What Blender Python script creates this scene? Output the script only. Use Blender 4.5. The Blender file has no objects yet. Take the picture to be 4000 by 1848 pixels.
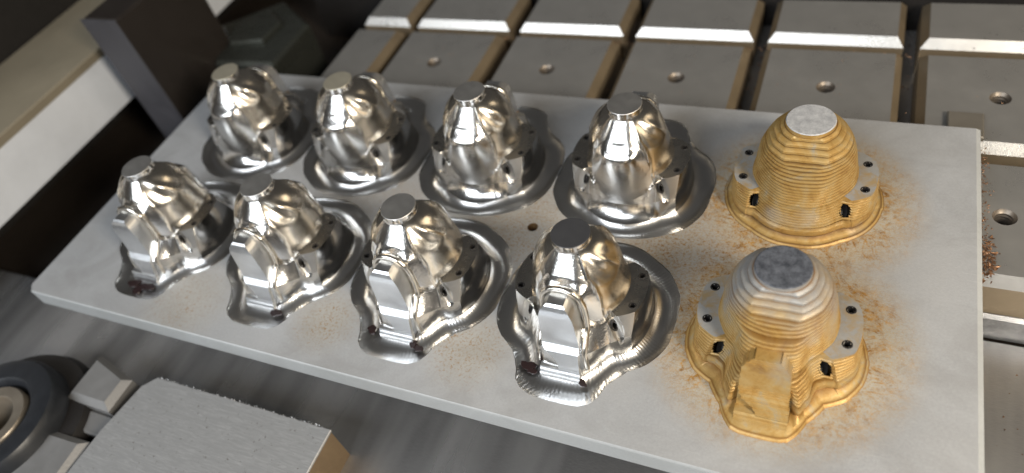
import bpy, bmesh, math, random
from math import sin, cos, radians, pi, hypot, atan2
from mathutils import Vector, Matrix

# ------------------------------------------------------------------ camera, world, lamps
S = bpy.context.scene
COL = S.collection
random.seed(7)

cd = bpy.data.cameras.new('camera')
cam = bpy.data.objects.new('camera', cd); COL.objects.link(cam)
Rr = Vector((0.91269942, 0.35550585, -0.20148291))
Ru = Vector((-0.14657509, 0.74507589, 0.65067477))
Rf = Vector((-0.38143875, 0.56433811, -0.73213863))
M = Matrix((Rr, Ru, -Rf)).transposed().to_4x4()
M.translation = Vector((4.11292912, -2.14919363, 3.30648719))
cam.matrix_world = M
cd.sensor_width = 36.0
cd.lens = 2.84356153 * 1000 / 4000 * 36
cd.clip_start = 0.05; cd.clip_end = 200
cd.dof.use_dof = True
cd.dof.focus_distance = 3.78
cd.dof.aperture_fstop = 0.46
S.camera = cam

W = bpy.data.worlds.new('World'); S.world = W; W.use_nodes = True
bg = W.node_tree.nodes['Background']
bg.inputs[0].default_value = (1.0, 0.97, 0.93, 1); bg.inputs[1].default_value = 0.06

def area(name, loc, target, sx, sy, power, col):
    l = bpy.data.lights.new(name, 'AREA'); l.shape = 'RECTANGLE'; l.size = sx; l.size_y = sy
    l.energy = power; l.color = col
    o = bpy.data.objects.new(name, l); COL.objects.link(o)
    o.location = loc
    o.rotation_euler = (Vector(target) - Vector(loc)).to_track_quat('-Z', 'Y').to_euler()
    return o
# a row of window panes in front of and above the camera side, a warm lamp at the right
for i, x in enumerate((-8.0, -5.2, -2.4, .4, 3.2)):
    area('window_light', (x, -11.6, 10.6), (1.6, 0.5, 0), 1.7, 7.4, 560, (0.89, 0.945, 1.0))
area('warm_key_lamp', (9.6, -3.6, 5.6), (3.0, 0.5, 0.1), 1.7, 2.2, 1000, (1.0, 0.90, 0.75))
area('warm_lamp', (10.5, 3.4, 4.2), (3.6, 0.5, 0.1), 4.2, 3.6, 120, (1.0, 0.82, 0.58))

S.view_settings.view_transform = 'Standard'; S.view_settings.look = 'None'
S.view_settings.exposure = 0.0; S.view_settings.gamma = 1.0
S.cycles.max_bounces = 8; S.cycles.glossy_bounces = 6
S.cycles.sample_clamp_indirect = 6.0

# ------------------------------------------------------------------ helpers
def link(name, me, mat=None, parent=None):
    o = bpy.data.objects.new(name, me); COL.objects.link(o)
    if mat is not None:
        me.materials.clear(); me.materials.append(mat)
    if parent is not None: o.parent = parent
    return o
def mesh(name, verts, faces, smooth=None):
    me = bpy.data.meshes.new(name); me.from_pydata([tuple(v) for v in verts], [], faces); me.update()
    if smooth is not None:
        for p in me.polygons: p.use_smooth = True
        me.set_sharp_from_angle(angle=radians(smooth))
    return me
def thing(name, label, cat, loc=(0, 0, 0), rz=0.0, group=None):
    o = bpy.data.objects.new(name, None); COL.objects.link(o)
    o.empty_display_size = 0.1
    o.location = loc; o.rotation_euler = (0, 0, rz)
    return tag(o, label, cat, group)
def tag(o, label, cat, group=None):
    o['label'] = label; o['category'] = cat
    if group: o['group'] = group
    return o
def sm(a, b, x):
    if a == b: return 0.0 if x < a else 1.0
    t = max(0.0, min(1.0, (x - a) / (b - a))); return t * t * (3 - 2 * t)
def ip(x, xs, ys):
    if x <= xs[0]: return ys[0]
    for i in range(1, len(xs)):
        if x <= xs[i]:
            f = (x - xs[i - 1]) / (xs[i] - xs[i - 1]); return ys[i - 1] * (1 - f) + ys[i] * f
    return ys[-1]
def lathe(profile, n=48, cx=0, cy=0):
    vs = []; fs = []; k = len(profile)
    for i in range(n):
        a = 2 * pi * i / n
        for r, z in profile: vs.append((cx + r * cos(a), cy + r * sin(a), z))
    for i in range(n):
        j = (i + 1) % n
        for q in range(k - 1): fs.append((i * k + q, j * k + q, j * k + q + 1, i * k + q + 1))
    return vs, fs
def prism(poly, z0, z1, bev=0.0):
    """polygon prism with a bevelled top edge"""
    n = len(poly); c = Vector((sum(p[0] for p in poly) / n, sum(p[1] for p in poly) / n))
    area2 = sum(poly[i][0] * poly[(i + 1) % n][1] - poly[(i + 1) % n][0] * poly[i][1] for i in range(n))
    if area2 < 0: poly = poly[::-1]
    vs = [(p[0], p[1], z0) for p in poly] + [(p[0], p[1], z1 - bev) for p in poly]
    if bev:
        ins = []
        for i in range(n):
            a, b, d = Vector(poly[i - 1]), Vector(poly[i]), Vector(poly[(i + 1) % n])
            e1 = (b - a).normalized(); e2 = (d - b).normalized()
            n1 = Vector((-e1.y, e1.x)); n2 = Vector((-e2.y, e2.x))
            m = (n1 + n2); m = m / max(0.25, m.dot(n1)) if m.length > 1e-6 else n1
            ins.append(b + m * bev)
        vs += [(p.x, p.y, z1) for p in ins]
    fs = [tuple(range(n))[::-1]]
    for i in range(n):
        j = (i + 1) % n
        fs.append((i, j, n + j, n + i))
        if bev: fs.append((n + i, n + j, 2 * n + j, 2 * n + i))
    fs.append(tuple(range(2 * n, 3 * n)) if bev else tuple(range(n, 2 * n)))
    return vs, fs

# ------------------------------------------------------------------ materials
class NT:
    def __init__(s, name):
        s.m = bpy.data.materials.new(name); s.m.use_nodes = True; s.t = s.m.node_tree
        s.b = s.t.nodes['Principled BSDF']
        s.tc = s.t.nodes.new('ShaderNodeTexCoord')
    def n(s, typ, **kw):
        x = s.t.nodes.new(typ)
        for k, v in kw.items(): setattr(x, k, v)
        return x
    def l(s, a, b): s.t.links.new(a, b)
    def noise(s, scale, detail=4, rough=0.6, vec=None, dist=0.0):
        x = s.n('ShaderNodeTexNoise'); x.inputs['Scale'].default_value = scale
        x.inputs['Detail'].default_value = detail; x.inputs['Roughness'].default_value = rough
        x.inputs['Distortion'].default_value = dist
        s.l(vec or s.tc.outputs['Object'], x.inputs['Vector']); return x.outputs['Fac']
    def mapped(s, sc=(1, 1, 1), rot=(0, 0, 0)):
        x = s.n('ShaderNodeMapping'); x.inputs['Scale'].default_value = sc; x.inputs['Rotation'].default_value = rot
        s.l(s.tc.outputs['Object'], x.inputs['Vector']); return x.outputs['Vector']
    def ramp(s, fac, stops):
        x = s.n('ShaderNodeValToRGB'); e = x.color_ramp.elements
        while len(e) < len(stops): e.new(0.5)
        for i, (p, c) in enumerate(stops):
            e[i].position = p; e[i].color = (c, c, c, 1) if isinstance(c, (int, float)) else (*c, 1)
        s.l(fac, x.inputs['Fac']); return x.outputs['Color']
    def mix(s, fac, a, b, mode='MIX'):
        x = s.n('ShaderNodeMix'); x.data_type = 'RGBA'; x.blend_type = mode
        if isinstance(fac, (int, float)): x.inputs[0].default_value = fac
        else: s.l(fac, x.inputs[0])
        for v, i in ((a, 6), (b, 7)):
            if isinstance(v, tuple): x.inputs[i].default_value = (*v, 1)
            else: s.l(v, x.inputs[i])
        return x.outputs[2]
    def math(s, op, a, b=None, clamp=False):
        x = s.n('ShaderNodeMath'); x.operation = op; x.use_clamp = clamp
        for i, v in enumerate((a, b)):
            if v is None: continue
            if isinstance(v, (int, float)): x.inputs[i].default_value = v
            else: s.l(v, x.inputs[i])
        return x.outputs[0]
    def bump(s, h, strength, dist, prev=None):
        x = s.n('ShaderNodeBump'); x.inputs['Strength'].default_value = strength; x.inputs['Distance'].default_value = dist
        s.l(h, x.inputs['Height'])
        if prev is not None: s.l(prev, x.inputs['Normal'])
        return x.outputs['Normal']
    def set(s, **kw):
        for k, v in kw.items():
            i = s.b.inputs[k.replace('_', ' ')]
            if isinstance(v, (int, float)): i.default_value = v
            elif isinstance(v, tuple): i.default_value = (*v, 1)
            else: s.l(v, i)
        return s.m

def metal(name, col, r0, r1, bumps=(), metallic=1.0, rs=6.0):
    t = NT(name)
    f = t.noise(rs, 5, 0.65)
    c = t.mix(t.ramp(f, [(0.3, 0.0), (0.7, 1.0)]), tuple(x * 0.86 for x in col), col)
    r = t.n('ShaderNodeMapRange'); t.l(f, r.inputs[0]); r.inputs[1].default_value = .3; r.inputs[2].default_value = .7
    r.inputs[3].default_value = r0; r.inputs[4].default_value = r1
    nm = None
    for sc, st, di, mp in bumps:
        v = t.mapped(*mp) if mp else None
        nm = t.bump(t.noise(sc, 3, 0.6, v), st, di, nm)
    t.set(Base_Color=c, Metallic=metallic, Roughness=r.outputs[0])
    if nm is not None: t.set(Normal=nm)
    return t.m

STEEL = (0.80, 0.78, 0.75)
M_bell = metal('pebbled_polished_steel', STEEL, 0.14, 0.22, [(85, 0.30, 0.004, None)])
M_lobe = metal('polished_steel', (0.74, 0.685, 0.60), 0.20, 0.29, [(130, 0.14, 0.003, None)])
M_neck = metal('bright_neck_steel', STEEL, 0.06, 0.16, [(30, 0.2, 0.004, ((3, 3, 0.3), (0, 0, 0)))])
M_cap = metal('matte_cap_steel', (0.60, 0.585, 0.56), 0.44, 0.54, [(60, 0.25, 0.004, ((1, 8, 1), (0, 0, 0.5)))])
M_flange = metal('flat_flange_steel', (0.58, 0.55, 0.50), 0.22, 0.34, [(160, 0.15, 0.002, None)])
M_skirt = metal('skirt_steel', (0.74, 0.73, 0.71), 0.14, 0.23, [(110, 0.16, 0.003, None)])
M_wall = metal('reflection_dark_wall_steel', (.36, .345, .325), .12, .2, [(120, .1, .002, None)])  # same steel, darker base colour paints in the wall's dark reflection
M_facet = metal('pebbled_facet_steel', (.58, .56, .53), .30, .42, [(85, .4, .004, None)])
M_tongue = metal('ground_tongue_steel', (0.86, 0.87, 0.88), 0.30, 0.40, [(30, 0.12, 0.004, ((12, 1, 1), (0, 0, 0)))])
M_hood = metal('hood_rim_steel', (0.80, 0.75, 0.67), 0.20, 0.28, [(110, 0.12, 0.003, None)])
def groove_mat():
    t = NT('ball_milled_groove_steel')
    g = t.n('ShaderNodeTexGradient', gradient_type='RADIAL'); t.l(t.tc.outputs['Object'], g.inputs[0])
    wob = t.math('MULTIPLY', t.noise(9, 3), 0.012)
    a = t.math('SINE', t.math('MULTIPLY', t.math('ADD', g.outputs['Fac'], wob), 2 * pi * 150))
    fade = t.ramp(t.noise(5, 2), [(0.3, 0.25), (0.65, 1.0)])
    h = t.math('MULTIPLY', a, fade)
    nm = t.bump(h, 0.12, 0.004)
    c = t.mix(t.noise(4, 4), (0.56, 0.555, 0.545), (0.72, 0.715, 0.705))
    return t.set(Base_Color=c, Metallic=1.0, Roughness=0.28, Normal=nm)
M_groove = groove_mat()
def flat(name, col, rough=0.5, metallic=0.0):
    t = NT(name); f = t.noise(14, 5, .65)
    c = t.mix(t.ramp(f, [(.3, 0.), (.7, 1.)]), tuple(x * .7 for x in col), col)
    return t.set(Base_Color=c, Roughness=rough, Metallic=metallic, Normal=t.bump(f, .15, .01))
M_dark = flat('dark_hole', (0.012, 0.010, 0.009), 0.6)
M_rusthole = flat('rusty_hole_wall', (0.16, 0.09, 0.035), 0.7, 0.2)
M_stain = flat('dark_brown_ink', (0.022, 0.012, 0.012), 0.35)
def gold_mat():
    t = NT('tarnished_gold_recess')
    f = t.noise(16, 4, .7, t.mapped((1, 1, 2.4), (.3, .5, 0)), .6)
    c = t.ramp(f, [(.40, (.03, .012, .008)), (.48, (.05, .02, .012)), (.52, (.42, .23, .045)), (.60, (.50, .31, .09)), (.66, (.05, .02, .01))])
    return t.set(Base_Color=c, Metallic=.4, Roughness=.45)
M_gold = gold_mat()

def plate_mat(edge=False):
    t = NT('blasted_plate_steel_lit_edge' if edge else 'blasted_plate_steel')
    big = t.noise(1.1, 4, .6); fine = t.noise(70, 4, .7); mid = t.noise(9, 5, .65)
    c = t.mix(t.ramp(big, [(.3, 0.), (.7, 1.)]), (.31, .315, .322), (.39, .392, .396))
    c = t.mix(t.math('MULTIPLY', t.ramp(fine, [(.35, 0.), (.7, 1.)]), .35), c, (.49, .49, .492))
    c = t.mix(t.ramp(t.noise(230, 2, .5), [(.66, 0.), (.74, .55)]), c, (.22, .21, .20))
    scr = t.ramp(t.noise(3.5, 5, .7, t.mapped((1, 30, 1), (0, 0, radians(24))), .2), [(.64, 0.), (.70, .35)])
    c = t.mix(scr, c, (.62, .62, .61))
    smear = t.ramp(t.noise(1.9, 5, .65, t.mapped((1, 1.6, 1), (3, 1, 0)), .8), [(.42, 0.), (.72, .65)])
    c = t.mix(smear, c, (.27, .265, .26))
    if edge: c = t.mix(.2, c, (.60, .66, .65))  # paler mix paints the front window light onto the plate edge
    if not edge:
        sep = t.n('ShaderNodeSeparateXYZ'); t.l(t.tc.outputs['Object'], sep.inputs[0])
        def dist(cx, cy, r0, r1):
            dx = t.math('SUBTRACT', sep.outputs[0], cx); dy = t.math('SUBTRACT', sep.outputs[1], cy)
            d = t.math('SQRT', t.math('ADD', t.math('MULTIPLY', dx, dx), t.math('MULTIPLY', dy, dy)))
            m = t.n('ShaderNodeMapRange'); m.interpolation_type = 'SMOOTHSTEP'
            t.l(d, m.inputs[0]); m.inputs[1].default_value = r0; m.inputs[2].default_value = r1
            m.inputs[3].default_value = 1; m.inputs[4].default_value = 0; return m.outputs[0]
        near = t.math('MAXIMUM', dist(4, .04, .40, .74), dist(4, 1.0, .38, .72))
        mid_row = t.math('MAXIMUM', dist(3.42, .52, .1, .66), t.math('MULTIPLY', dist(2.45, .5, .1, .6), .75))
        mid_row = t.math('MAXIMUM', mid_row, t.math('MULTIPLY', dist(1.4, .55, .1, .6), .35))
        fr = t.math('MAXIMUM', dist(2.45, -.42, .05, .34), dist(1.5, -.45, .05, .3))
        fr = t.math('MAXIMUM', fr, t.math('MULTIPLY', dist(.45, -.55, .05, .42), .8))
        sw = t.noise(4.5, 6, .72, dist=1.6)
        streak = t.ramp(sw, [(.42, 0.), (.60, 1.)])
        rdg = t.math('ABSOLUTE', t.math('SUBTRACT', t.noise(2.7, 5, .62, dist=2.4), .5))
        lines = t.math('MULTIPLY', t.ramp(rdg, [(.0, 1.), (.035, 0.)]), t.ramp(t.noise(26, 4, .7), [(.38, 0.), (.55, 1.)]))
        spk = t.ramp(t.noise(62, 5, .75, dist=.3), [(.50, 0.), (.62, 1.)])
        m1 = t.math('MULTIPLY', near, t.math('ADD', t.math('MULTIPLY', t.math('MULTIPLY', streak, t.ramp(t.noise(30, 5, .75), [(.36, .1), (.58, 1.)])), .75), t.math('ADD', t.math('MULTIPLY', spk, .5), t.math('MULTIPLY', lines, .8))), True)
        m2 = t.math('MULTIPLY', t.math('MAXIMUM', mid_row, t.math('MULTIPLY', fr, .75)), t.math('MULTIPLY', spk, t.math('ADD', t.math('MULTIPLY', streak, .7), t.math('ADD', .4, lines))), True)
        dust = t.math('MULTIPLY', t.ramp(t.noise(120, 3, .7), [(.50, 0.), (.60, .7)]), t.math('MAXIMUM', near, t.math('MULTIPLY', mid_row, .9)))
        c = t.mix(dust, c, (.40, .26, .09))
        halo = t.math('MULTIPLY', t.math('MAXIMUM', near, t.math('MAXIMUM', t.math('MULTIPLY', mid_row, .4), t.math('MULTIPLY', fr, .45))), .45)
        c = t.mix(halo, c, (.50, .42, .26))
        rust = t.ramp(t.noise(20, 4, .7), [(.35, (.20, .095, .02)), (.65, (.46, .25, .055))])
        c = t.mix(m1, c, rust)
        c = t.mix(m2, c, (.27, .14, .035))
    nm = t.bump(fine, .22, .006); nm = t.bump(mid, .1, .01, nm)
    return t.set(Base_Color=c, Metallic=.25, Roughness=.52, Normal=nm)
M_plate = plate_mat(); M_edge = plate_mat(True)

def rough_mat(name, gray, line=.95):
    t = NT(name)
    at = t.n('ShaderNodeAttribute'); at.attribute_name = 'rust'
    sep = t.n('ShaderNodeSeparateXYZ'); t.l(t.tc.outputs['Object'], sep.inputs[0])
    f1 = t.noise(7, 6, .7, dist=.9); f2 = t.noise(38, 5, .75); f3 = t.noise(3.0, 4, .6); f4 = t.noise(9, 4, .65)
    c = t.ramp(f1, [(.30, (.26, .14, .042)), (.44, (.41, .25, .075)), (.58, (.45, .31, .125)), (.70, (.36, .32, .24))])
    g = t.mix(f2, (.22, .23, .24), (.37, .38, .385))
    zz = t.math('ADD', t.math('MULTIPLY', t.math('SUBTRACT', sep.outputs[2], .30), 1.1), f3)
    if gray > 0: c = t.mix(t.ramp(zz, [(.52, .0), (.82, .88)]), c, g)
    else: c = t.mix(t.ramp(f3, [(.58, 0.), (.74, .7)]), c, (.40, .37, .31))
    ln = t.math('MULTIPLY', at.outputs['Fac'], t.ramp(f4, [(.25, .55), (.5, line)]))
    c = t.mix(ln, c, (.21, .095, .016) if gray > 0 else (.11, .05, .013))  # crevice lines: rust, darkened further to paint shade into the creases
    c = t.mix(t.ramp(f2, [(.60, 0.), (.74, .7)]), c, (.22, .095, .022))
    nm = t.bump(f2, .3, .006)
    return t.set(Base_Color=c, Metallic=.4, Roughness=t.ramp(f4, [(.3, .38), (.7, .56)]), Normal=nm)
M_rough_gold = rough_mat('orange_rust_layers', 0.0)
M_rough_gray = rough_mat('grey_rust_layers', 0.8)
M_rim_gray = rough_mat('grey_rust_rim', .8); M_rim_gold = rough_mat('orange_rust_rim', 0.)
def flange_mat():
    t = NT('grey_rough_flat'); f = t.noise(11, 6, .7, dist=.6); g = t.noise(60, 4, .7)
    c = t.mix(g, (.30, .295, .28), (.40, .39, .37))
    c = t.mix(t.ramp(f, [(.46, 0.), (.66, .75)]), c, (.40, .26, .09))
    return t.set(Base_Color=c, Metallic=.4, Roughness=.48, Normal=t.bump(g, .3, .004))
M_rough_flat = flange_mat()
def capr(name, a, b):
    t = NT(name); f = t.noise(26, 5, .75); g = t.noise(120, 3, .7, t.mapped((1, 4, 1)))
    c = t.mix(t.ramp(f, [(.36, 0.), (.66, 1.)]), a, b)
    return t.set(Base_Color=c, Metallic=.35, Roughness=.55, Normal=t.bump(g, .5, .006))
M_cap_light = capr('pale_grey_rough_cap', (.36, .36, .37), (.56, .56, .56))
M_cap_dark = capr('dark_blue_grey_rough_cap', (.045, .05, .062), (.15, .16, .185))

M_table = metal('ground_table_steel', (.44, .425, .40), .25, .38, [(60, .2, .004, ((1, 10, 1), (0, 0, 0)))], .7, 3)
M_chamfer = M_table
def bed_mat():
    t = NT('brushed_bed_steel')
    reflection_bands = t.noise(2.6, 3, .5, t.mapped((1, .16, 1), (0, 0, radians(9)))); gr = t.noise(26, 4, .65, t.mapped((1, 22, 1)))
    c = t.mix(t.ramp(reflection_bands, [(.36, 0.), (.62, 1.)]), (.19, .19, .195), (.46, .46, .47))  # pale and dark bands paint reflection streaks into the bed colour
    c = t.mix(t.math('MULTIPLY', t.ramp(gr, [(.4, 0.), (.7, 1.)]), .35), c, (.42, .42, .41))
    return t.set(Base_Color=c, Metallic=.8, Roughness=t.ramp(reflection_bands, [(.36, .34), (.62, .24)]), Normal=t.bump(gr, .3, .006))
M_bed = bed_mat()
def clamp_mat():
    t = NT('scratched_block_steel')
    sc = t.ramp(t.noise(9, 6, .75, t.mapped((1, 11, 1), (0, 0, radians(-48))), .8), [(.46, 0.), (.72, 1.)])
    pits = t.ramp(t.noise(36, 4, .7), [(.62, 0.), (.72, 1.)])
    c = t.mix(sc, (.42, .42, .42), (.56, .56, .56)); c = t.mix(pits, c, (.20, .18, .16))
    return t.set(Base_Color=c, Metallic=.6, Roughness=.42, Normal=t.bump(pits, .25, .004))
M_clamp = clamp_mat()
M_rustface = metal('brown_oiled_steel', (.34, .24, .14), .3, .5, [(20, .3, .01, None)], .7, 5)
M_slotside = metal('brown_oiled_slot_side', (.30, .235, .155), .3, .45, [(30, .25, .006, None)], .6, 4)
M_thread = metal('dark_threaded_steel', (.20, .17, .14), .35, .5, [], .8, 8)
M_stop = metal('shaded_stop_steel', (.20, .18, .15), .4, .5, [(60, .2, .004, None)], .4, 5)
M_blockgrey = metal('dull_block_steel', (.27, .265, .26), .40, .52, [(60, .2, .004, None)], .5, 5)
M_bracket = metal('dark_painted_bracket', (.022, .017, .014), .45, .6, [(30, .2, .006, None)], .2, 5)
M_brackfront = metal('grey_bracket_face', (.065, .063, .07), .4, .55, [(30, .2, .006, None)], .3, 5)
M_railwhite = metal('white_enamel', (.74, .77, .82), .4, .5, [(30, .1, .004, None)], 0.0, 2)
M_railtan = metal('tan_enamel', (.25, .215, .155), .4, .5, [(30, .1, .004, None)], 0.0, 2)
M_black = flat('plain_black', (.012, .010, .009), .6)
M_floor = flat('shade_dark_floor', (.030, .022, .016), .6)
M_glass = metal('grey_green_housing', (.085, .09, .078), .22, .32, [(12, .1, .01, None)], .7, 3)
M_rubber = flat('blue_black_rubber', (.018, .020, .024), .4)
M_bush = metal('brown_steel_bush', (.30, .26, .21), .35, .5, [(40, .2, .005, None)], .7, 6)
M_chip = metal('coppery_chips', (.30, .17, .10), .3, .55, [(60, .5, .01, None)], .8, 20)

# ------------------------------------------------------------------ machined core: profile by angle
RIM_PTS = [(.497, .05), (.484, .179), (.439, .26), (.39, .33), (.302, .395), (.221, .449), (.135, .478), (.03, .484), (-.06, .480),
           (-.14, .469), (-.293, .411), (-.406, .333), (-.478, .207), (-.497, .051), (-.497, -.106), (-.480, -.180), (-.455, -.234),
           (-.405, -.295), (-.356, -.330), (-.31, -.367), (-.274, -.42), (-.245, -.477), (-.229, -.531), (-.190, -.572), (-.133, -.598),
           (-.071, -.606), (.023, -.608), (.142, -.601), (.196, -.57), (.229, -.516), (.245, -.457), (.283, -.406), (.331, -.347),
           (.41, -.288), (.46, -.22), (.493, -.141), (.497, -.055)]
_rim = sorted((math.degrees(atan2(v, u)) % 360, hypot(u, v)) for u, v in RIM_PTS)
_ra = [_rim[-1][0] - 360] + [a for a, r in _rim] + [_rim[0][0] + 360]
_rr = [_rim[-1][1]] + [r for a, r in _rim] + [_rim[0][1]]
def rim_r(th): return ip(th % 360, _ra, _rr)

def quad(th):
    """angle to the nearest +-u axis, and whether on the tongue (front) end"""
    a = th % 360
    f = a % 180
    phi = f if f <= 90 else 180 - f
    return phi, a > 180
WARP0 = [0, 21.5, 36.3, 60, 90]; WARP1 = [0, 30.8, 41.5, 61, 90]; WARP2 = [0, 33.7, 43, 61.5, 90]
def warp(th, s):
    a = th % 360; phi, fr = quad(a)
    p = ip(phi, WARP0, WARP1) if s <= 1 else ip(phi, WARP0, WARP2)
    k = min(s, 1) if s <= 1 else 1
    d = (p - phi) * k
    left = (a % 180) > 90
    return th + (-d if left else d)
PH4 = [0, 36, 38, 45, 55, 68, 90]
P4R = ([.264, .264, .265, .270, .273, .275, .276], [.264, .264, .265, .270, .275, .285, .285])
P4Z = ([.240, .240, .238, .225, .200, .185, .180], [.240, .240, .238, .225, .215, .240, .250])
PH5 = [0, 17.8, 21.5, 36.3, 45, 55, 68, 73, 90]
P5R = ([.358, .359, .357, .304, .288, .281, .279, .279, .279], [.358, .359, .357, .304, .290, .298, .299, .312, .31])
P5Z = ([.234, .234, .234, .234, .203, .160, .125, .12, .12], [.234, .234, .234, .234, .205, .198, .225, .225, .225])
PH6 = [0, 20, 30.8, 36, 41.5, 50, 60, 71, 77, 90]
P6R = ([.366, .370, .369, .352, .334, .312, .296, .287, .284, .282], [.366, .370, .369, .354, .345, .345, .362, .398, .402, .395])
P6Z = ([.03, .05, .092, .095, .092, .088, .084, .08, .08, .08], [.03, .05, .092, .095, .095, .10, .112, .133, .133, .13])
PH7 = [0, 18, 33.7, 49.3, 54, 60, 66, 72, 77, 82, 90]
P7R = ([.373, .379, .382, .356, .357, .358, .360, .364, .367, .369, .368], [.373, .379, .382, .357, .360, .376, .402, .430, .452, .450, .446])
LOBE = [(.103, .590), (.126, .581), (.150, .565), (.174, .539), (.195, .506), (.213, .468), (.227, .430), (.238, .380), (.246, .330), (.253, .285), (.260, .256), (.2655, .238)]
PANEL = [(.103, .575), (.125, .550), (.150, .521), (.175, .493), (.200, .468), (.225, .446), (.245, .426), (.256, .402), (.262, .370), (.267, .320), (.271, .250), (.275, .18)]
PSIDE = [(.103, .575), (.120, .555), (.140, .530), (.160, .505), (.180, .478), (.200, .448), (.218, .418), (.234, .385), (.247, .345), (.258, .300), (.267, .250), (.275, .18)]
def arc(tab):
    L = [0.0]
    for i in range(1, len(tab)): L.append(L[-1] + hypot(tab[i][0] - tab[i - 1][0], tab[i][1] - tab[i - 1][1]))
    T = [x / L[-1] for x in L]
    return T, [p[0] for p in tab], [p[1] for p in tab]
LT, LR, LZ = arc(LOBE); PT, PR, PZ = arc(PANEL); QT, QR, QZ = arc(PSIDE)
def smooth_ip(x, xs, ys):
    d = 0.03
    return sum(ip(max(0, min(1, x + k * d)), xs, ys) * w for k, w in ((-1, .25), (0, .5), (1, .25))) if 0.05 < x < 0.97 else ip(x, xs, ys)
def lobe_w(th, t):
    phi, fr = quad(th)
    pb = ip(t, [0, .35, .5, .7, .86, .93, .97, 1.0], [54, 54, 48, 45.5, 47, 45.5, 42, 37])
    return 1 - sm(pb - .7, pb + .7, phi), pb, phi
def dome(th, t):
    w, pb, phi = lobe_w(th, t)
    # lobe
    r, z = smooth_ip(t, LT, LR), smooth_ip(t, LT, LZ)
    a = th % 360; al = a if a < 90 else (a - 180 if a < 270 else a - 360)
    c1 = ip(t, [0, .12, .5, .62], [-46, -42, -21, -14]); c2 = ip(t, [0, .15, .5, .7], [-22, -12, 20, 34])
    g1 = math.exp(-((al - c1) / 11.0) ** 2) * sm(0.02, .2, t) * (1 - sm(.46, .60, t)) * .011
    g2 = math.exp(-((al - c2) / 13.0) ** 2) * sm(0.02, .2, t) * (1 - sm(.5, .72, t)) * .005
    b1 = math.exp(-((al - (c1 + c2) / 2) / 9.0) ** 2) * sm(.1, .3, t) * (1 - sm(.5, .66, t)) * .008
    edge = math.exp(-((phi - pb) / 3.0) ** 2) * .012 * sm(.08, .26, t) * (1 - sm(.86, .97, t))
    sink = sm(.55, .72, t) * (1 - sm(.9, 1.0, t)) * .006 * math.exp(-((al + 18) / 18) ** 2)
    d = -g1 - g2 + b1 - sink + edge * .7 - .003 * sm(.5, .65, t) * (1 - sm(.92, 1, t))
    r += d * .85; z += d * .5 * (1 - sm(.3, .6, t))
    # panel
    pr, pz = smooth_ip(t, PT, PR), smooth_ip(t, PT, PZ)
    ks = sm(74, 48, phi)
    pr += (smooth_ip(t, QT, QR) - pr) * ks; pz += (smooth_ip(t, QT, QZ) - pz) * ks
    # lens shaped scoop at the shoulder of the panel
    du = cos(radians(th)) * pr / .118; dz = (pz - .448) / .036
    q = du * du + dz * dz
    if q < 1: pr -= .013 * (1 - q)
    return r * w + pr * (1 - w), z * w + pz * (1 - w), w

NTH = 480
SEG = dict(cap=(.0, 4), neck=(1, 5))
SCOOPS = [(.243, -.200), (-.243, -.200), (.243, .200), (-.243, .200)]
def core_rings():
    """list of rings; ring = (segment name, function th -> (theta used, r, z))"""
    rings = []
    for r in (.0006, .05, .09, .0985): rings.append(('cap', lambda th, r=r: (th, r, .625)))
    rings.append(('cap', lambda th: (th, .1005, .6225)))
    for i in range(1, 5):
        def f(th, i=i):
            zt = dome(th, 0)[1]; k = i / 5
            return th, .1005 + .0005 * k, .6225 + (zt + .002 - .6225) * k
        rings.append(('neck', f))
    ND = 34
    for i in range(ND + 1):
        t = i / ND
        rings.append(('dome', lambda th, t=t: (th, *dome(th, t)[:2])))
    def P(tab_r, tab_z, ph, th):
        phi, fr = quad(th); k = 1 if fr else 0
        return ip(phi, ph, tab_r[k]), ip(phi, ph, tab_z[k])
    def p4(th): return P(P4R, P4Z, PH4, th)
    def p5(th): return P(P5R, P5Z, PH5, th)
    def p6(th): return P(P6R, P6Z, PH6, th)
    def p7(th):
        phi, fr = quad(th); return ip(phi, PH7, P7R[1 if fr else 0]), -.006
    N5 = 6
    for i in range(1, N5 + 1):
        def f(th, k=i / N5):
            if i == 0: pass
            a = dome(th, 1)[:2]; b = p5(th)
            phi, fr = quad(th)
            c = (.2665, .2345) if phi < 36 else a
            a2 = c if k > 0 else a
            return th, a2[0] + (b[0] - a2[0]) * k, a2[1] + (b[1] - a2[1]) * k
        rings.append(('flange', f))
    N6 = 12
    for i in range(1, N6 + 1):
        def f(th, k=i / N6):
            a = p5(th); tw = warp(th, k); b = p6(warp(th, 1))
            r, z = a[0] + (b[0] - a[0]) * k, a[1] + (b[1] - a[1]) * k
            return tw, r, z
        rings.append(('wall', f))
    N7 = 9
    for i in range(1, N7 + 1):
        def f(th, k=i / N7):
            t1 = warp(th, 1); t2 = warp(th, 2)
            a = p6(t1); b = p7(t2); phi, fr = quad(t2)
            kr = k; kz = k
            cv = sm(44, 62, phi) * (0 if fr else 1)      # concave fillet at the plain end
            cv *= .45; kr = k * (1 - cv) + (1 - cos(k * pi / 2)) * cv
            kz = k * (1 - cv) + sin(k * pi / 2) * cv
            return t1 + (t2 - t1) * k, a[0] + (b[0] - a[0]) * kr, a[1] + (b[1] - a[1]) * kz
        rings.append(('skirt', f))
    N8 = 16
    for i in range(1, N8 + 1):
        def f(th, k=i / N8):
            t2 = warp(th, 2); tt = t2 + (th - t2) * sm(0, 1, k)
            b = p7(t2); R = rim_r(th); z = -.006 - .030 * sin(pi * min(1, k * 1.02)) ** .8 * (1 - .25 * k) - .010 * k
            ripple = 0
            return tt, b[0] + (R - b[0]) * k, z + ripple
        rings.append(('groove', f))
    rings.append(('groove', lambda th: (th, rim_r(th) + .001, 0.0)))
    return rings

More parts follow.
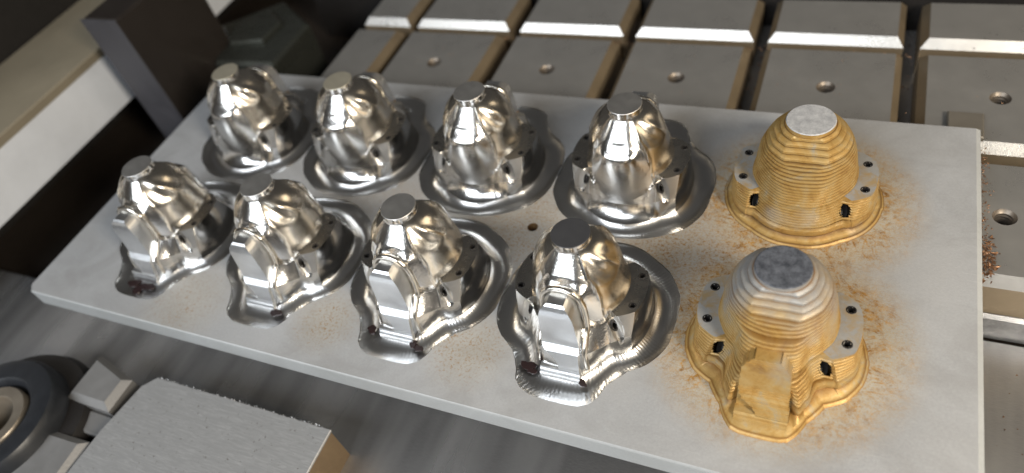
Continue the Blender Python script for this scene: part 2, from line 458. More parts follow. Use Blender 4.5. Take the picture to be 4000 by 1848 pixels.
def build_core():
    rings = core_rings(); nr = len(rings)
    V = []
    for i in range(NTH):
        th = 360 * i / NTH
        for nm, f in rings:
            t, r, z = f(th)
            u, v = r * cos(radians(t)), r * sin(radians(t))
            if nm in ('wall', 'skirt'):
                for cu, cv in SCOOPS:
                    if abs(u - cu) < .1 and abs(v - cv) < .12:
                        L = hypot(cu, cv); s = (-(u - cu) * cv + (v - cv) * cu) / L
                        q = (s / .030) ** 2 + ((z - .165) / .085) ** 2
                        if q < 1:
                            k = .024 * (1 - q) ** .6
                            u -= k * cu / L; v -= k * cv / L
            V.append((u, v, z))
    parts = {}
    for i in range(NTH):
        j = (i + 1) % NTH; th = 360 * (i + .5) / NTH; phi, fr = quad(th); side = 'R' if (th < 90 or th > 270) else 'L'
        for q in range(nr - 1):
            nm = rings[q + 1][0]
            key = {'cap': 'top_face', 'neck': 'neck', 'dome': 'bell', 'flange': 'skirt', 'wall': 'skirt', 'skirt': 'skirt', 'groove': 'groove'}[nm]
            if nm == 'dome':
                qd = [k for k in range(nr) if rings[k][0] == 'dome'][0]
                t = (q + .5 - qd) / 34
                if t > 0 and lobe_w(th, t)[0] > .5: key = 'side_lobe' + side
            if nm == 'flange' and phi < 36.3: key = 'flange' + side
            if nm in ('wall', 'skirt') and phi < 21.4: key = 'outer_wall' + side
            elif (nm == 'wall' or (nm == 'flange' and phi >= 36.3)) and phi < 45: key = 'facet' + side + ('F' if fr else 'B')
            elif nm in ('wall', 'flange') and not key.startswith('flange'): key = 'lower_wall' + ('F' if fr else 'B')
            elif nm == 'skirt': key = 'skirt' + ('F' if fr else 'B')
            f = (i * nr + q, i * nr + q + 1, j * nr + q + 1, j * nr + q)
            c = [sum(V[k][a] for k in f) / 4 for a in range(3)]
            if key.startswith('flange') or (nm == 'flange'):
                if any(hypot(c[0] - su * .309, c[1] - sv * .098) < .0155 for su in (1, -1) for sv in (1, -1)): continue
            if nm in ('wall', 'skirt'):
                hit = False
                for cu, cv in SCOOPS:
                    L = hypot(cu, cv); s = (-(c[0] - cu) * cv + (c[1] - cv) * cu) / L
                    if (s / .013) ** 2 + ((c[2] - .165) / .024) ** 2 < 1 and (c[0] * cu + c[1] * cv) > 0: hit = True
                if hit: continue
            parts.setdefault(key, []).append(f)
    out = {}
    for key, fs in parts.items():
        idx = {}; vs = []; ff = []
        for f in fs:
            g = []
            for k in f:
                if k not in idx: idx[k] = len(vs); vs.append(V[k])
                g.append(idx[k])
            ff.append(tuple(g))
        out[key] = mesh(key.rstrip('RLFB'), vs, ff, {'groove': 60, 'skirtF': 21, 'skirtB': 21}.get(key, 30))
    return out
CORE = build_core()

def tube_cup(r, depth, rim, mat_axis=None, sx=1.0, sy=1.0, n=20):
    """rim ring lying on the surface, wall going down, dark bottom; axis +z"""
    vs, fs = lathe([(r + rim, -.002), (r + rim * .6, .0016), (r, .0012), (r * .97, -depth), (.0005, -depth)], n)
    return [(x * sx, y * sy, z) for x, y, z in vs], fs
HOLE = mesh('screw_hole', *tube_cup(.0150, .06, .0065), 40)
SLOT = mesh('slot_hole', *tube_cup(.0125, .05, .007, sx=1.0, sy=1.9), 40)

def tongue_mesh(grow=0.0, steps=False):
    """prism with a profiled front face; notch in the lower left corner"""
    prof = [(.452, -.300), (.452, -.322), (.440, -.336), (.418, -.346), (.39, -.352), (.30, -.358), (.20, -.366), (.172, -.371),
            (.168, -.374), (.142, -.405), (.136, -.4075), (.09, -.424), (.05, -.437), (.042, -.441)]
    def halfL(z): return ip(z, [0, .07, .078, .10, .125, .15, .168, .172, .30, .38, .415, .438, .453], [.012, .012, .020, .030, .055, .088, .102, .104, .098, .092, .080, .062, .045])
    def halfR(z): return ip(z, [0, .2, .30, .38, .415, .438, .453], [.106, .098, .092, .085, .072, .055, .04])
    # dense resample
    pts = []
    for k in range(len(prof) - 1):
        n = 4
        for i in range(n): pts.append((prof[k][0] + (prof[k + 1][0] - prof[k][0]) * i / n, prof[k][1] + (prof[k + 1][1] - prof[k][1]) * i / n))
    pts.append(prof[-1])
    vs = []; fs = []; back = -.19
    g = grow
    for z, v in pts:
        if steps:
            z = round(z / .016) * .016 + .004; j = random.uniform(-.003, .003)
        else: j = 0
        l, r = -halfL(z) - g - j, halfR(z) + g + j
        vs += [(l, back, z + g * .6), (l, v - g, z + g * .6), (r, v - g, z + g * .6), (r, back, z + g * .6)]
    m = len(pts)
    for k in range(m - 1):
        a, b = 4 * k, 4 * (k + 1)
        fs += [(a, b, b + 1, a + 1), (a + 1, b + 1, b + 2, a + 2), (a + 2, b + 2, b + 3, a + 3)]
    fs.append((0, 1, 2, 3)); e = 4 * (m - 1); fs.append((e + 3, e + 2, e + 1, e))
    return vs, fs
TONGUE = mesh('tongue', *tongue_mesh(), 30)
def box_from(prof_vz, u0, u1):
    n = len(prof_vz); vs = [(u0, v, z) for v, z in prof_vz] + [(u1, v, z) for v, z in prof_vz]
    fs = [(i, (i + 1) % n, n + (i + 1) % n, n + i) for i in range(n)]
    fs += [tuple(range(n))[::-1], tuple(range(n, 2 * n))]
    return vs, fs
LEDGE = mesh('ledge', *box_from([(-.20, .043), (-.444, .043), (-.449, .036), (-.452, .016), (-.462, .012), (-.466, -.012), (-.466, -.04), (-.20, -.04)], -.110, .108))
INSERT = mesh('recess_face', *box_from([(-.18, .185), (-.352, .185), (-.405, .05), (-.405, .03), (-.18, .03)], -.1045, .09))

def sweep(path, rad, n=10):
    vs = []; fs = []; m = len(path)
    for i, p in enumerate(path):
        a = Vector(path[max(0, i - 1)]); b = Vector(path[min(m - 1, i + 1)]); t = (b - a).normalized()
        x = t.cross(Vector((0, 1, 0.2))).normalized(); y = t.cross(x).normalized()
        r = rad[i] if isinstance(rad, list) else rad
        for k in range(n):
            ang = 2 * pi * k / n
            vs.append(Vector(p) + x * (cos(ang) * r) + y * (sin(ang) * r * 1.1))
    for i in range(m - 1):
        for k in range(n):
            k2 = (k + 1) % n; fs.append((i * n + k, i * n + k2, (i + 1) * n + k2, (i + 1) * n + k))
    fs.append(tuple(range(n))[::-1]); fs.append(tuple(range((m - 1) * n, m * n)))
    return vs, fs
def hood_path():
    key = [(.130, -.392, .02), (.122, -.368, .133), (.119, -.268, .222), (.116, -.250, .30), (.112, -.247, .37), (.096, -.245, .425), (.064, -.242, .460), (.026, -.240, .473), (0, -.2395, .475)]
    key = key + [(-x, y, z) for x, y, z in key[-2::-1]]
    out = []
    for k in range(len(key) - 1):
        for i in range(4): out.append(tuple(key[k][c] + (key[k + 1][c] - key[k][c]) * i / 4 for c in range(3)))
    out.append(key[-1]); return out
hp = hood_path()
hood_r = [.0155 for p in hp]
HOOD = mesh('hood_rim', *sweep(hp, hood_r), 50)
def blob(seed, r, n=16):
    rnd = random.Random(seed); ph = [rnd.uniform(0, 6) for _ in range(3)]
    vs = [(0, 0, .0035)]; fs = []
    for i in range(n):
        a = 2 * pi * i / n; q = r * (1 + .22 * sin(2 * a + ph[0]) + .16 * sin(3 * a + ph[1]) + .10 * sin(5 * a + ph[2]))
        vs.append((q * cos(a), q * sin(a) * .85, .002))
    for i in range(n): vs.append((vs[1 + i][0] * 1.04, vs[1 + i][1] * 1.04, -.006))
    for i in range(n):
        j = (i + 1) % n
        fs.append((0, 1 + i, 1 + j)); fs.append((1 + i, 1 + n + i, 1 + n + j, 1 + j))
    return vs, fs

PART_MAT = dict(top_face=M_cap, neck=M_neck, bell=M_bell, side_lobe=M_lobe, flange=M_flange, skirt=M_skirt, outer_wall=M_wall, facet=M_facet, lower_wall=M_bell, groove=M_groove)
def make_core(label):
    t = thing('machined_core', label, 'machined part', group='bright machined bell-shaped cores on the plate')
    for key, me in CORE.items():
        nm = key.rstrip('RLFB'); link(nm, me, PART_MAT[nm], t)
    tg = link('tongue', TONGUE, M_tongue, t)
    link('ledge', LEDGE, M_tongue, tg)
    link('recess_face', INSERT, M_gold, tg)
    link('hood_rim', HOOD, M_hood, t)
    for su in (1, -1):
        for sv in (1, -1):
            h = link('screw_hole', HOLE, M_dark, t); h.location = (su * .309, sv * .098, .2345)
    for cu, cv in SCOOPS:
        s = link('slot_hole', SLOT, M_dark, t)
        L = hypot(cu, cv); ax = Vector((cu / L, cv / L, .35)).normalized()
        s.rotation_euler = ax.to_track_quat('Z', 'Y').to_euler()
        s.location = (cu * .972, cv * .972, .166)
    return t
M_cap_dark_bright = metal('dark_brushed_cap_steel', (.085, .085, .09), .42, .55, [(40, .25, .004, ((1, 6, 1), (0, 0, 0.5)))], .6)
M_cap_tan = metal('tan_reflection_cap_steel', (.62, .57, .45), .46, .54, [(60, .2, .004, None)], .8)  # tan base colour paints in the warm surroundings mirrored by these caps
def cap_material(o, mat):
    for c in o.children:
        if c.name.startswith('top_face'):
            c.material_slots[0].link = 'OBJECT'; c.material_slots[0].material = mat
def dup(root, label):
    r = root.copy(); COL.objects.link(r); r['label'] = label
    for ch in list(root.children):
        c = ch.copy(); COL.objects.link(c); c.parent = r
        for g in list(ch.children):
            d = g.copy(); COL.objects.link(d); d.parent = c
    return r
FL = ['polished bell core at the near left corner, leftmost of the front row',
      'polished bell core second from left in front row, one dark spot at its foot',
      'polished bell core in the middle of the front row with two dark foot spots',
      'polished bell core with dark cap, beside the grey layered core in the front row']
BL = ['polished tan-capped bell core at the far left corner of the plate',
      'polished bell core with tan cap, second from the left in the back row',
      'polished bell core with grey cap in the middle of the back row',
      'polished bell core with pebbled front, beside the orange layered core']
c0 = make_core(FL[0]); cores = {}
for row in (0, 1):
    for i in range(4):
        o = c0 if (row == 0 and i == 0) else dup(c0, (FL, BL)[row][i])
        o.location = (i, 0.9965 * row, 0); o.rotation_euler = (0, 0, pi * row)
        cores[row, i] = o
cap_material(cores[0, 3], M_cap_dark_bright)
for k in ((1, 0), (1, 1)): cap_material(cores[k], M_cap_tan)
STAINS = {(0, 0): [(-.09, -.50, .040, -.030), (-.02, -.525, .048, -.036), (.05, -.50, .036, -.030)],
          (0, 1): [(.124, -.475, .034, -.020)],
          (0, 2): [(-.186, -.436, .030, -.020), (.112, -.470, .024, -.016), (.150, -.485, .026, -.022)],
          (0, 3): [(-.190, -.436, .036, -.020), (-.165, -.455, .026, -.024), (.124, -.466, .022, -.018)]}
sd = 0
for k, l in STAINS.items():
    for u, v, r, z in l:
        sd += 1
        o = link('dark_stain', mesh('dark_stain', *blob(sd, r), 60), M_stain, cores[k]); o.location = (u, v, z + .012)

# ------------------------------------------------------------------ rough layered cores
LZr = [p[1] for p in LOBE][::-1]; LRr = [p[0] for p in LOBE][::-1]
PZr = [.18, .25, .32, .37, .41, .44, .47, .50, .53, .575]; PRr = [.276, .272, .265, .257, .243, .222, .197, .171, .145, .110]
BPH_B = [0, 14, 30, 50, 75, 90]; BR_B = [.432, .420, .402, .372, .370, .363]
BPH_F = [0, 19, 35, 49, 57, 64, 71, 76, 80, 90]; BR_F = [.436, .445, .437, .408, .432, .456, .508, .540, .545, .541]
def rough_base(th):
    phi, fr = quad(th)
    return ip(phi, BPH_F, BR_F) if fr else ip(phi, BPH_B, BR_B)
def rough_r(th, z):
    phi, fr = quad(th); sp = max(.35, sin(radians(phi)))
    lob = ip(z, LZr, LRr) + .014; pan = ip(z, PZr, PRr) + .018
    if z > .575: lob = ip(z, [.575, .617], [.150, .126]); pan = ip(z, [.575, .617], [.128, .122])
    kf = sm(.33, .50, z); pan = pan * (1 - kf) + (.98 * pan / sp) * kf
    s_ = 1 - sm(42, 74, phi); k = sm(.34, .48, z)
    R = min(lob, pan) * k + (lob * s_ + pan * (1 - s_)) * (1 - k)
    if fr and phi > 52 and z < .42:
        q = sm(52, 72, phi); R = R * (1 - q) + q * max(R, ip(z, [.20, .28, .34, .38, .42], [.345, .325, .31, .292, .27]))
    if z <= .246:
        fl = ip(phi, [0, 18, 22, 36.5], [.372, .374, .372, .320])
        zz = max(0, (.246 - z) / .246); base = rough_base(th) - .038
        low = fl + (base - fl) * zz ** .8
        if phi > 36.5:
            q = sm(36.5, 42, phi); top = .320 * (1 - q) + R * q
            g = sm(50, 62, phi) if fr else 0
            e = ip(zz, [0, .46, .634, .92, 1], [0, .28, .42, 1, 1]) * (1 - g) + ip(zz, [0, .46, .634, .92, 1], [0, .66, .80, 1, 1]) * g
            low = top + (base - top) * e
        R = max(R, low)
        if fr and phi > 68 and z > .03: R += (min(R, .372) - R) * sm(68, 74, phi)
    return R
CAPR = .124
def build_rough(front):
    lev = [.595, .567, .538, .509, .480]
    z = .466
    while z > .255: lev.append(z); z -= .0183
    lev.append(.246); z = .228
    while z > .10: lev.append(z); z -= .0185
    lev += [.10, .035]
    n = 540; V = []; seg = []; RU = []
    for i in range(n):
        th = 360 * i / n; phi, fr = quad(th); prof = [(.0008, .617)]; sg = []; ru = [0.0]
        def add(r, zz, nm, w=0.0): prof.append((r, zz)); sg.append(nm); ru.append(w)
        for p in ((.07, .617), (CAPR - .005, .617), (CAPR, .613)): add(*p, 'top_face')
        add(CAPR + .001, .595, 'layered_bell')
        for k in range(1, len(lev)):
            zt, zb = lev[k - 1], lev[k]; h = zt - zb; d = .0085 if h < .02 else .010
            r = rough_r(th, (zt + zb) / 2) + .0010 * sin(k * 12.9 + th * .21)
            nm = 'layered_skirt' if zt < .247 else 'layered_bell'
            if abs(zt - .246) < .001:
                r0 = prof[-1][0]
                for q in range(1, 9): add(r0 + (r - r0) * q / 9, zt, 'flange' if phi < 37 else nm)
                add(r, zt, 'flange' if phi < 37 else nm)
            big = .02 < h < .04
            if big and zt > .3:
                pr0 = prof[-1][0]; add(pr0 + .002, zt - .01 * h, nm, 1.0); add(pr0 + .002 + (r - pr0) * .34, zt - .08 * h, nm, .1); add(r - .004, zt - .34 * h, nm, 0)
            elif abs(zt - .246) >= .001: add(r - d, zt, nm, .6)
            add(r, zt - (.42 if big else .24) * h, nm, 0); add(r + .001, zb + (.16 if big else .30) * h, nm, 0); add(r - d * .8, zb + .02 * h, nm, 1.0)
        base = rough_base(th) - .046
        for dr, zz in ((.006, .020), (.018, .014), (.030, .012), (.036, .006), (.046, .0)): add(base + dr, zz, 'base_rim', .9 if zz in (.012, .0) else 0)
        RU += ru
        for r, zz in prof:
            V.append((r * cos(radians(th)), r * sin(radians(th)), zz))
        seg.append(sg)
    nr = len(prof); parts = {}
    for i in range(n):
        j = (i + 1) % n; th = 360 * (i + .5) / n; side = 'R' if (th < 90 or th > 270) else 'L'
        for q in range(nr - 1):
            key = seg[i][q]
            if key == 'flange': key += side
            f = (i * nr + q, i * nr + q + 1, j * nr + q + 1, j * nr + q)
            c = [sum(V[k][a] for k in f) / 4 for a in range(3)]
            if key.startswith('flange') and any(hypot(c[0] - su * .315, c[1] - sv * .098) < .018 for su in (1, -1) for sv in (1, -1)): continue
            if key == 'layered_skirt':
                hit = False
                for cu, cv in SCOOPS:
                    L = hypot(cu, cv); sx = (-(c[0] - cu) * cv + (c[1] - cv) * cu) / L
                    if (sx / .017) ** 2 + ((c[2] - .168) / .047) ** 2 < 1 and c[0] * cu + c[1] * cv > 0: hit = True
                if hit: continue
            parts.setdefault(key, []).append(f)
    out = {}
    for key, fs in parts.items():
        idx = {}; vs = []; ff = []; rv = []
        for f in fs:
            g = []
            for k in f:
                if k not in idx: idx[k] = len(vs); vs.append(V[k]); rv.append(RU[k])
                g.append(idx[k])
            ff.append(tuple(g))
        me = mesh(key.rstrip('RL'), vs, ff, 30)
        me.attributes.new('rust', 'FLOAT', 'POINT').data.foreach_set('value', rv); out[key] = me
    return out
RC = build_rough(True)
RHOLE = mesh('screw_hole', *tube_cup(.0175, .06, .008), 40)
_sv, _sf = lathe([(.027, .010), (.026, -.02), (.0005, -.05)], 24)
RSLOT = mesh('slot_hole', [(x, y * 2.2, z) for x, y, z in _sv], _sf, 40)
_tv, _tf = tongue_mesh(.014, True)
RTONGUE = mesh('layered_tongue', [(x, y, z * .81) for x, y, z in _tv], _tf)
RINS = mesh('recess_face', *box_from([(-.18, .185), (-.36, .185), (-.412, .05), (-.412, .03), (-.18, .03)], -.118, .09))
RLEDGE = mesh('ledge', *box_from([(-.20, .050), (-.450, .050), (-.462, .046), (-.464, .026), (-.478, .024), (-.482, .005), (-.482, -.01), (-.20, -.01)], -.122, .118))
RHOOD = []
def make_rough(label, loc, rz, mb, mc):
    t = thing('layered_core', label, 'metal part', loc, rz, 'unfinished layered cores')
    for key, me in RC.items():
        nm = key.rstrip('RL'); m2 = me.copy()
        link(nm, m2, {'top_face': mc, 'flange': M_rough_flat, 'base_rim': M_rim_gray if mb is M_rough_gray else M_rim_gold}.get(nm, mb), t)
    tg = link('layered_tongue', RTONGUE.copy(), mb, t)
    link('ledge', RLEDGE.copy(), mb, tg); link('recess_face', RINS.copy(), mb, tg)
    for su in (1, -1):
        for sv in (1, -1):
            h = link('screw_hole', RHOLE, M_dark, t); h.location = (su * .315, sv * .098, .2465)
    for cu, cv in SCOOPS:
        s = link('slot_hole', RSLOT, M_dark, t); L = hypot(cu, cv)
        s.rotation_euler = Vector((cu / L, cv / L, .42)).normalized().to_track_quat('Z', 'Y').to_euler()
        rr = rough_r(40 if cv > 0 else 320, .175)
        s.location = (cu / L * (rr - .022), cv / L * (rr - .022), .170)
    return t
make_rough('rough layered core streaked grey and orange with dark cap, right of the front row', (4.0, 0.0, 0), 0, M_rough_gray, M_cap_dark)
make_rough('rough layered core rusted all orange with pale grey cap, right end of the back row', (4.0, .9965, 0), pi, M_rough_gold, M_cap_light)

# ------------------------------------------------------------------ the plate
def plate():
    x0, x1, y0, y1, th = -.910, 4.887, -.754, 1.758, .138
    ch = .052
    outer = [(x0 + ch, y0), (x1 + .026, y0), (x1 + .026, y1), (x0, y1), (x0, y0 + ch)]
    t = thing('build_plate', 'long blasted grey steel plate with rust stains carrying ten bell cores', 'metal plate')
    bm = bmesh.new(); b = .006
    ins = [(x0 + ch + b * .4, y0 + b), (x1, y0 + b), (x1, y1 - b), (x0 + b, y1 - b), (x0 + b, y0 + ch + b * .4)]
    loops = [[(x, y) for x, y in ins]]
    for (row, i), o in cores.items():
        s = -1 if row else 1
        loops.append([(i + s * rim_r(360 * k / NTH) * cos(2 * pi * k / NTH), .9965 * row + s * rim_r(360 * k / NTH) * sin(2 * pi * k / NTH)) for k in range(NTH)])
    hr = .034; hc = (2.493, .4983)
    loops.append([(hc[0] + hr * cos(2 * pi * k / 32), hc[1] + hr * sin(2 * pi * k / 32)) for k in range(32)])
    edges = []
    for lp in loops:
        vs = [bm.verts.new((x, y, 0)) for x, y in lp]
        for k in range(len(vs)): edges.append(bm.edges.new((vs[k], vs[(k + 1) % len(vs)])))
    bmesh.ops.triangle_fill(bm, use_beauty=True, use_dissolve=False, edges=edges)
    bmesh.ops.recalc_face_normals(bm, faces=bm.faces[:])
    if bm.faces[:] and sum(f.normal.z for f in bm.faces) < 0:
        bmesh.ops.reverse_faces(bm, faces=bm.faces[:])
    me = bpy.data.meshes.new('plate_top'); bm.to_mesh(me); bm.free()
    link('plate_top', me, M_plate, t)
    n = len(outer)
    vs = [(x, y, 0) for x, y in ins] + [(x, y, -.006 if x < 4.9 else -.016) for x, y in outer] + [(x, y, -th) for x, y in outer]
    fs = []
    for k in range(n):
        j = (k + 1) % n
        fs += [(n + k, n + j, j, k), (2 * n + k, 2 * n + j, n + j, n + k)]
    fs.append(tuple(range(2 * n, 3 * n))[::-1])
    link('plate_edge', mesh('plate_edge', vs, fs), M_edge, t)
    hv, hf = lathe([(hr, .0), (hr * .98, -.09), (.001, -.09)], 32, *hc)
    link('bolt_hole', mesh('bolt_hole', hv, hf, 40), M_rusthole, t)
    return t
plate()

# ------------------------------------------------------------------ slotted fixture table
ZT = -.1385; ZB = -.42
def block_mesh(hx0, hx1, hy0, hy1, hole=True):
    c, cz = .048, .062
    bm = bmesh.new()
    A = [(hx0, hy0), (hx1, hy0), (hx1, hy1), (hx0, hy1)]
    B = [(hx0 - c, hy0 - c), (hx1 + c, hy0 - c), (hx1 + c, hy1 + c), (hx0 - c, hy1 + c)]
    va = [bm.verts.new((x, y, ZT)) for x, y in A]; vb = [bm.verts.new((x, y, ZT - cz)) for x, y in B]; vc = [bm.verts.new((x, y, ZB)) for x, y in B]
    for k in range(4):
        j = (k + 1) % 4
        bm.faces.new((vb[k], vb[j], va[j], va[k])); bm.faces.new((vc[k], vc[j], vb[j], vb[k]))
    if hole:
        n = 32; R = .062
        hv = [bm.verts.new((R * cos(2 * pi * k / n + .1), R * sin(2 * pi * k / n + .1), ZT)) for k in range(n)]
        ed = [bm.edges.new((hv[k], hv[(k + 1) % n])) for k in range(n)]
        ed += [bm.edges.get((va[k], va[(k + 1) % 4])) for k in range(4)]
        r = bmesh.ops.triangle_fill(bm, use_beauty=True, use_dissolve=False, edges=ed)
    else: bm.faces.new(va)
    bmesh.ops.recalc_face_normals(bm, faces=bm.faces[:])
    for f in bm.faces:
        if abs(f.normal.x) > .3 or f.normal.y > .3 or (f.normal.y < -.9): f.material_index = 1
    me = bpy.data.meshes.new('block'); bm.to_mesh(me); bm.free(); return me
TH = mesh('threaded_hole', *lathe([(.0622, ZT), (.050, ZT - .020), (.047, ZT - .022), (.050, ZT - .034), (.046, ZT - .045), (.050, ZT - .058), (.046, ZT - .07), (.046, ZT - .2), (.001, ZT - .2)], 32), 30)
tab = thing('fixture_table', 'grey slotted steel fixture table of square drilled blocks behind and under the plate', 'machine table')
H = .417
BK = block_mesh(-H, H, -H, H); BKN = block_mesh(-H, .30, -H, H, False); BKB = block_mesh(-H, H, -H, .02, False); BKC = block_mesh(.03, .44, -H, H, False); BKD = block_mesh(.03, .44, -H, .02, False)
for r, y in enumerate((1.19, 2.225, 3.262)):
    for k in range(-1, 6):
        x = .92 + 1.0335 * k
        if k == -1: me = BKC if r < 2 else BKD
        else: me = BK if r < 2 else BKB
        b = link('block', me, None, tab)
        if not me.materials: me.materials.append(M_table); me.materials.append(M_slotside)
        b.location = (x, y, 0)
        if me is BK:
            h = link('threaded_hole', TH, M_thread, b)
v, f = prism([(-.16, .70), (6.7, .70), (6.7, 3.36), (-.16, 3.36)], -.62, ZB - .002, .02)
link('table_base', mesh('table_base', v, f), M_bed, tab)
# stop block behind the plate corner
v, f = prism([(4.755, 1.80), (4.955, 1.80), (4.955, 2.03), (4.755, 2.03)], ZT + .001, -.105, .008)
tag(link('stop_block', mesh('stop_block', v, f), M_stop), 'small square steel stop block behind the far right corner of the plate', 'stop block')

# chips
def chips(name, n, cx, cy, sx, sy, z, label, mat, s0=.006, s1=.016, hz=.02):
    rnd = random.Random(n); vs = []; fs = []
    for _ in range(n):
        g = rnd.gauss(0, 1), rnd.gauss(0, 1); x, y = cx + g[0] * sx, cy + g[1] * sy
        h = z + .003 + abs(rnd.gauss(0, 1)) * hz * math.exp(-(g[0] ** 2 + g[1] ** 2) / 2)
        b = len(vs)
        for _k in range(4): vs.append((x + rnd.uniform(-1, 1) * s1, y + rnd.uniform(-1, 1) * s1, max(z + .001, h + rnd.uniform(-1, 1) * s0)))
        fs += [(b, b + 1, b + 2), (b, b + 2, b + 3), (b, b + 3, b + 1), (b + 1, b + 3, b + 2)]
    o = tag(link(name, mesh(name, vs, fs), mat), label, 'metal chips'); o['kind'] = 'stuff'; return o
chips('metal_chips', 110, 4.965, .86, .022, .07, ZT, 'pile of coppery metal chips against the right edge of the plate', M_chip)

rnd = random.Random(11); vs = []; fs = []
def sliver(x, y, z, s):
    b = len(vs); a = rnd.uniform(0, 6.28); e = rnd.uniform(.25, .6)
    for r, w, h in ((s, 0, .001), (-s * .3, s * e, .001), (-s * .3, -s * e, .001), (0, 0, s * .7)):
        vs.append((x + r * cos(a) - w * sin(a), y + r * sin(a) + w * cos(a), z + h))
    fs.extend([(b, b + 1, b + 3), (b + 1, b + 2, b + 3), (b + 2, b, b + 3)])
for _ in range(420): sliver(rnd.uniform(.5, 6.5), 2.635 + rnd.gauss(0, .012), ZT - .012, rnd.uniform(.004, .012))
for _ in range(150): sliver(rnd.uniform(4.95, 6.3), 1.60 + rnd.gauss(0, .014), ZT - .012, rnd.uniform(.005, .014))
for _ in range(170): sliver(4.945 + abs(rnd.gauss(0, .02)), rnd.uniform(.8, 1.75), ZT, rnd.uniform(.004, .011))
for _ in range(260): sliver(rnd.uniform(.6, 6.3), rnd.uniform(1.85, 2.6), ZT, rnd.uniform(.002, .006))
for _ in range(160):
    k = rnd.randrange(0, 5); sliver(.92 + 1.0335 * (k + .5) + rnd.gauss(0, .03), rnd.uniform(1.8, 3.2), ZB, rnd.uniform(.006, .018))
for _ in range(110): sliver(rnd.uniform(4.9, 6.3), rnd.uniform(-.9, .6), -.622, rnd.uniform(.003, .010))
sw = tag(link('fine_swarf', mesh('fine_swarf', vs, fs), M_chip), 'fine coppery swarf scattered along the slots of the table', 'metal swarf'); sw['kind'] = 'stuff'

# ------------------------------------------------------------------ machine bed and surroundings
def struct(name, v, f, m):
    o = link(name, mesh(name, v, f), m); o['kind'] = 'structure'; return o
v, f = prism([(-3.4, -.38), (-1.5, -.36), (-1.4, .69), (12, .69), (12, -7), (-3.4, -7)], -.80, -.622, .01)
struct('machine_bed', v, f, M_bed)
struct('floor', [(-14, -14, -.81), (20, -14, -.81), (20, 14, -.81), (-14, 14, -.81)], [(0, 1, 2, 3)], M_floor)  # near-black colour puts the shade of the gaps into the floor
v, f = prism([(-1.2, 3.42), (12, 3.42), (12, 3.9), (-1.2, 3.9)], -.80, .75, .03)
struct('rear_dark_backdrop', v, f, M_black)  # added black box, stands for the dark depth behind the table
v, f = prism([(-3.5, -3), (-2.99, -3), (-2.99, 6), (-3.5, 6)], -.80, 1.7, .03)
struct('side_dark_backdrop', v, f, M_black)  # added black wall that keeps the area beyond the rail dark

rail = thing('guide_rail', 'long white and tan enamelled machine rail running along the left side', 'machine rail')
v, f = prism([(-2.98, -3), (-2.0, -3), (-2.0, 6), (-2.98, 6)], .30, .38, .012); link('rail_top', mesh('rail_top', v, f), M_railtan, rail)
v, f = prism([(-2.98, -3), (-2.003, -3), (-2.003, 6), (-2.98, 6)], -.17, .2985, .0); link('rail_face', mesh('rail_face', v, f), M_railwhite, rail)

br = thing('column_bracket', 'tall dark machine bracket standing between the rail and the plate corner', 'bracket')
v, f = prism([(-1.60, 1.262), (-1.20, 1.262), (-1.20, 2.15), (-1.60, 2.15)], -.80, .83, .02); link('bracket_body', mesh('bracket_body', v, f), M_bracket, br)
v, f = prism([(-1.602, 1.250), (-1.198, 1.250), (-1.198, 1.2615), (-1.602, 1.2615)], -.80, .832, .003); link('front_plate', mesh('front_plate', v, f), M_brackfront, br)

hs = thing('machine_housing', 'blurred grey green machine housing behind the far left core', 'machine housing')
v, f = prism([(-.52, 1.88), (-.52, 2.51), (-1.05, 2.87), (-1.60, 2.35), (-1.18, 1.85)], -.80, .0, .03); link('housing_body', mesh('housing_body', v, f), M_glass, hs)
v, f = prism([(-.80, 2.15), (-.78, 2.45), (-1.08, 2.66), (-1.42, 2.34), (-1.14, 2.08)], .001, .05, .02); link('housing_lid', mesh('housing_lid', v, f), M_glass, hs)

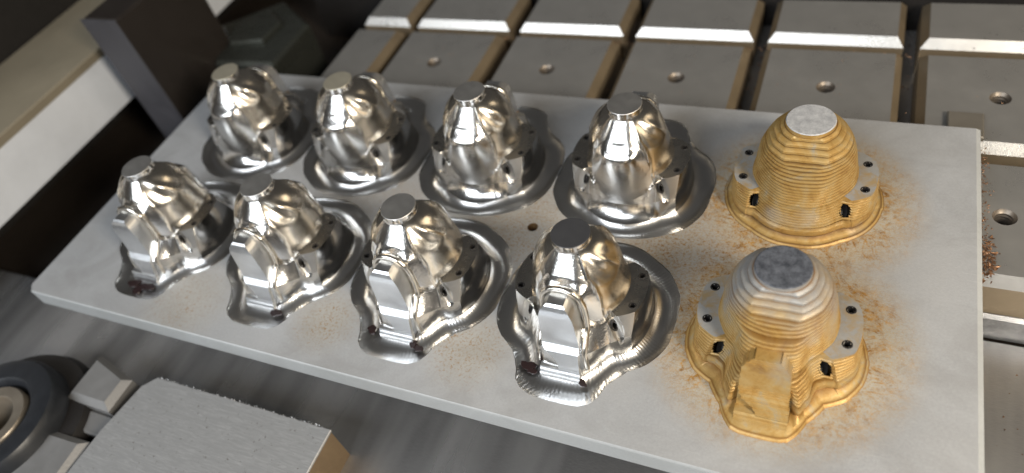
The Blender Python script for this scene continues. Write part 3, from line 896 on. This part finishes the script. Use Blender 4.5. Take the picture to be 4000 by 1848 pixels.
# clamping blocks in the near left corner
cb = thing('clamp_block', 'large scratched steel block with burred back edge below the plate front', 'steel block')
rnd = random.Random(3)
back = [(1.71 - (1.71 - .33) * i / 90, -.975 + rnd.uniform(-.002, .003)) for i in range(91)]
left = [(.255, -1.06), (.20, -1.40), (.19, -1.69), (.17, -2.6)]
top_poly = back + left + [(1.71, -2.6)]
top_poly = top_poly[::-1]
v, f = prism(top_poly, -.316, -.300, .004); link('block_top', mesh('block_top', v, f), M_clamp, cb)
v, f = prism([(.17, -2.6), (1.705, -2.6), (1.705, -.982), (.335, -.982), (.25, -1.07), (.19, -1.69)], -.622, -.3165, 0); link('block_body', mesh('block_body', v, f), M_rustface, cb)
vs = []; fs = []
for i in range(55):
    x = .33 + 1.38 * rnd.random(); b = len(vs); h = rnd.uniform(.002, .009); w = rnd.uniform(.002, .005); y = -.972 + rnd.uniform(-.004, .004)
    vs += [(x - w, y, -.303), (x + w, y, -.303), (x, y - .004, -.303), (x + rnd.uniform(-.006, .006), y + h * .6, -.303 + h)]
    fs += [(b, b + 1, b + 3), (b + 1, b + 2, b + 3), (b + 2, b, b + 3)]
bu = link('edge_burrs', mesh('edge_burrs', vs, fs), M_clamp, cb); bu['kind'] = 'stuff'

v, f = prism([(-.275, -.93), (.115, -1.03), (.115, -1.27), (-.275, -1.27)], -.622, -.300, .042)
tag(link('step_block', mesh('step_block', v, f), M_blockgrey), 'small square grey steel block with rounded edges left of the large scratched block', 'steel block')
v, f = prism([(-.28, -1.275), (.16, -1.275), (.20, -1.42), (-.25, -1.42)], -.622, -.400, .012)
tag(link('low_spacer', mesh('low_spacer', v, f), M_blockgrey), 'low flat steel spacer between two grey blocks', 'spacer')
v, f = prism([(-.29, -1.49), (.15, -1.475), (.20, -2.5), (-.30, -2.5)], -.622, -.300, .04)
tag(link('step_block', mesh('step_block', v, f), M_blockgrey), 'longer grey steel block beside the round rubber collar', 'steel block')

rg = thing('round_collar', 'round dark rubber collar with brown steel bush in the near left corner', 'collar', (-.60, -1.58, 0))
v, f = lathe([(.60, -.62), (.60, -.42), (.57, -.36), (.50, -.34), (.44, -.34)], 64); link('outer_ring', mesh('outer_ring', v, f, 40), M_black, rg)
v, f = lathe([(.47, -.36), (.455, -.24), (.43, -.205), (.39, -.195), (.30, -.205), (.27, -.24), (.265, -.40)], 64); link('rubber_ring', mesh('rubber_ring', v, f, 40), M_rubber, rg)
v, f = lathe([(.245, -.42), (.245, -.235), (.235, -.222), (.17, -.222), (.162, -.232), (.16, -.5), (.001, -.5)], 64); link('steel_bush', mesh('steel_bush', v, f, 40), M_bush, rg)
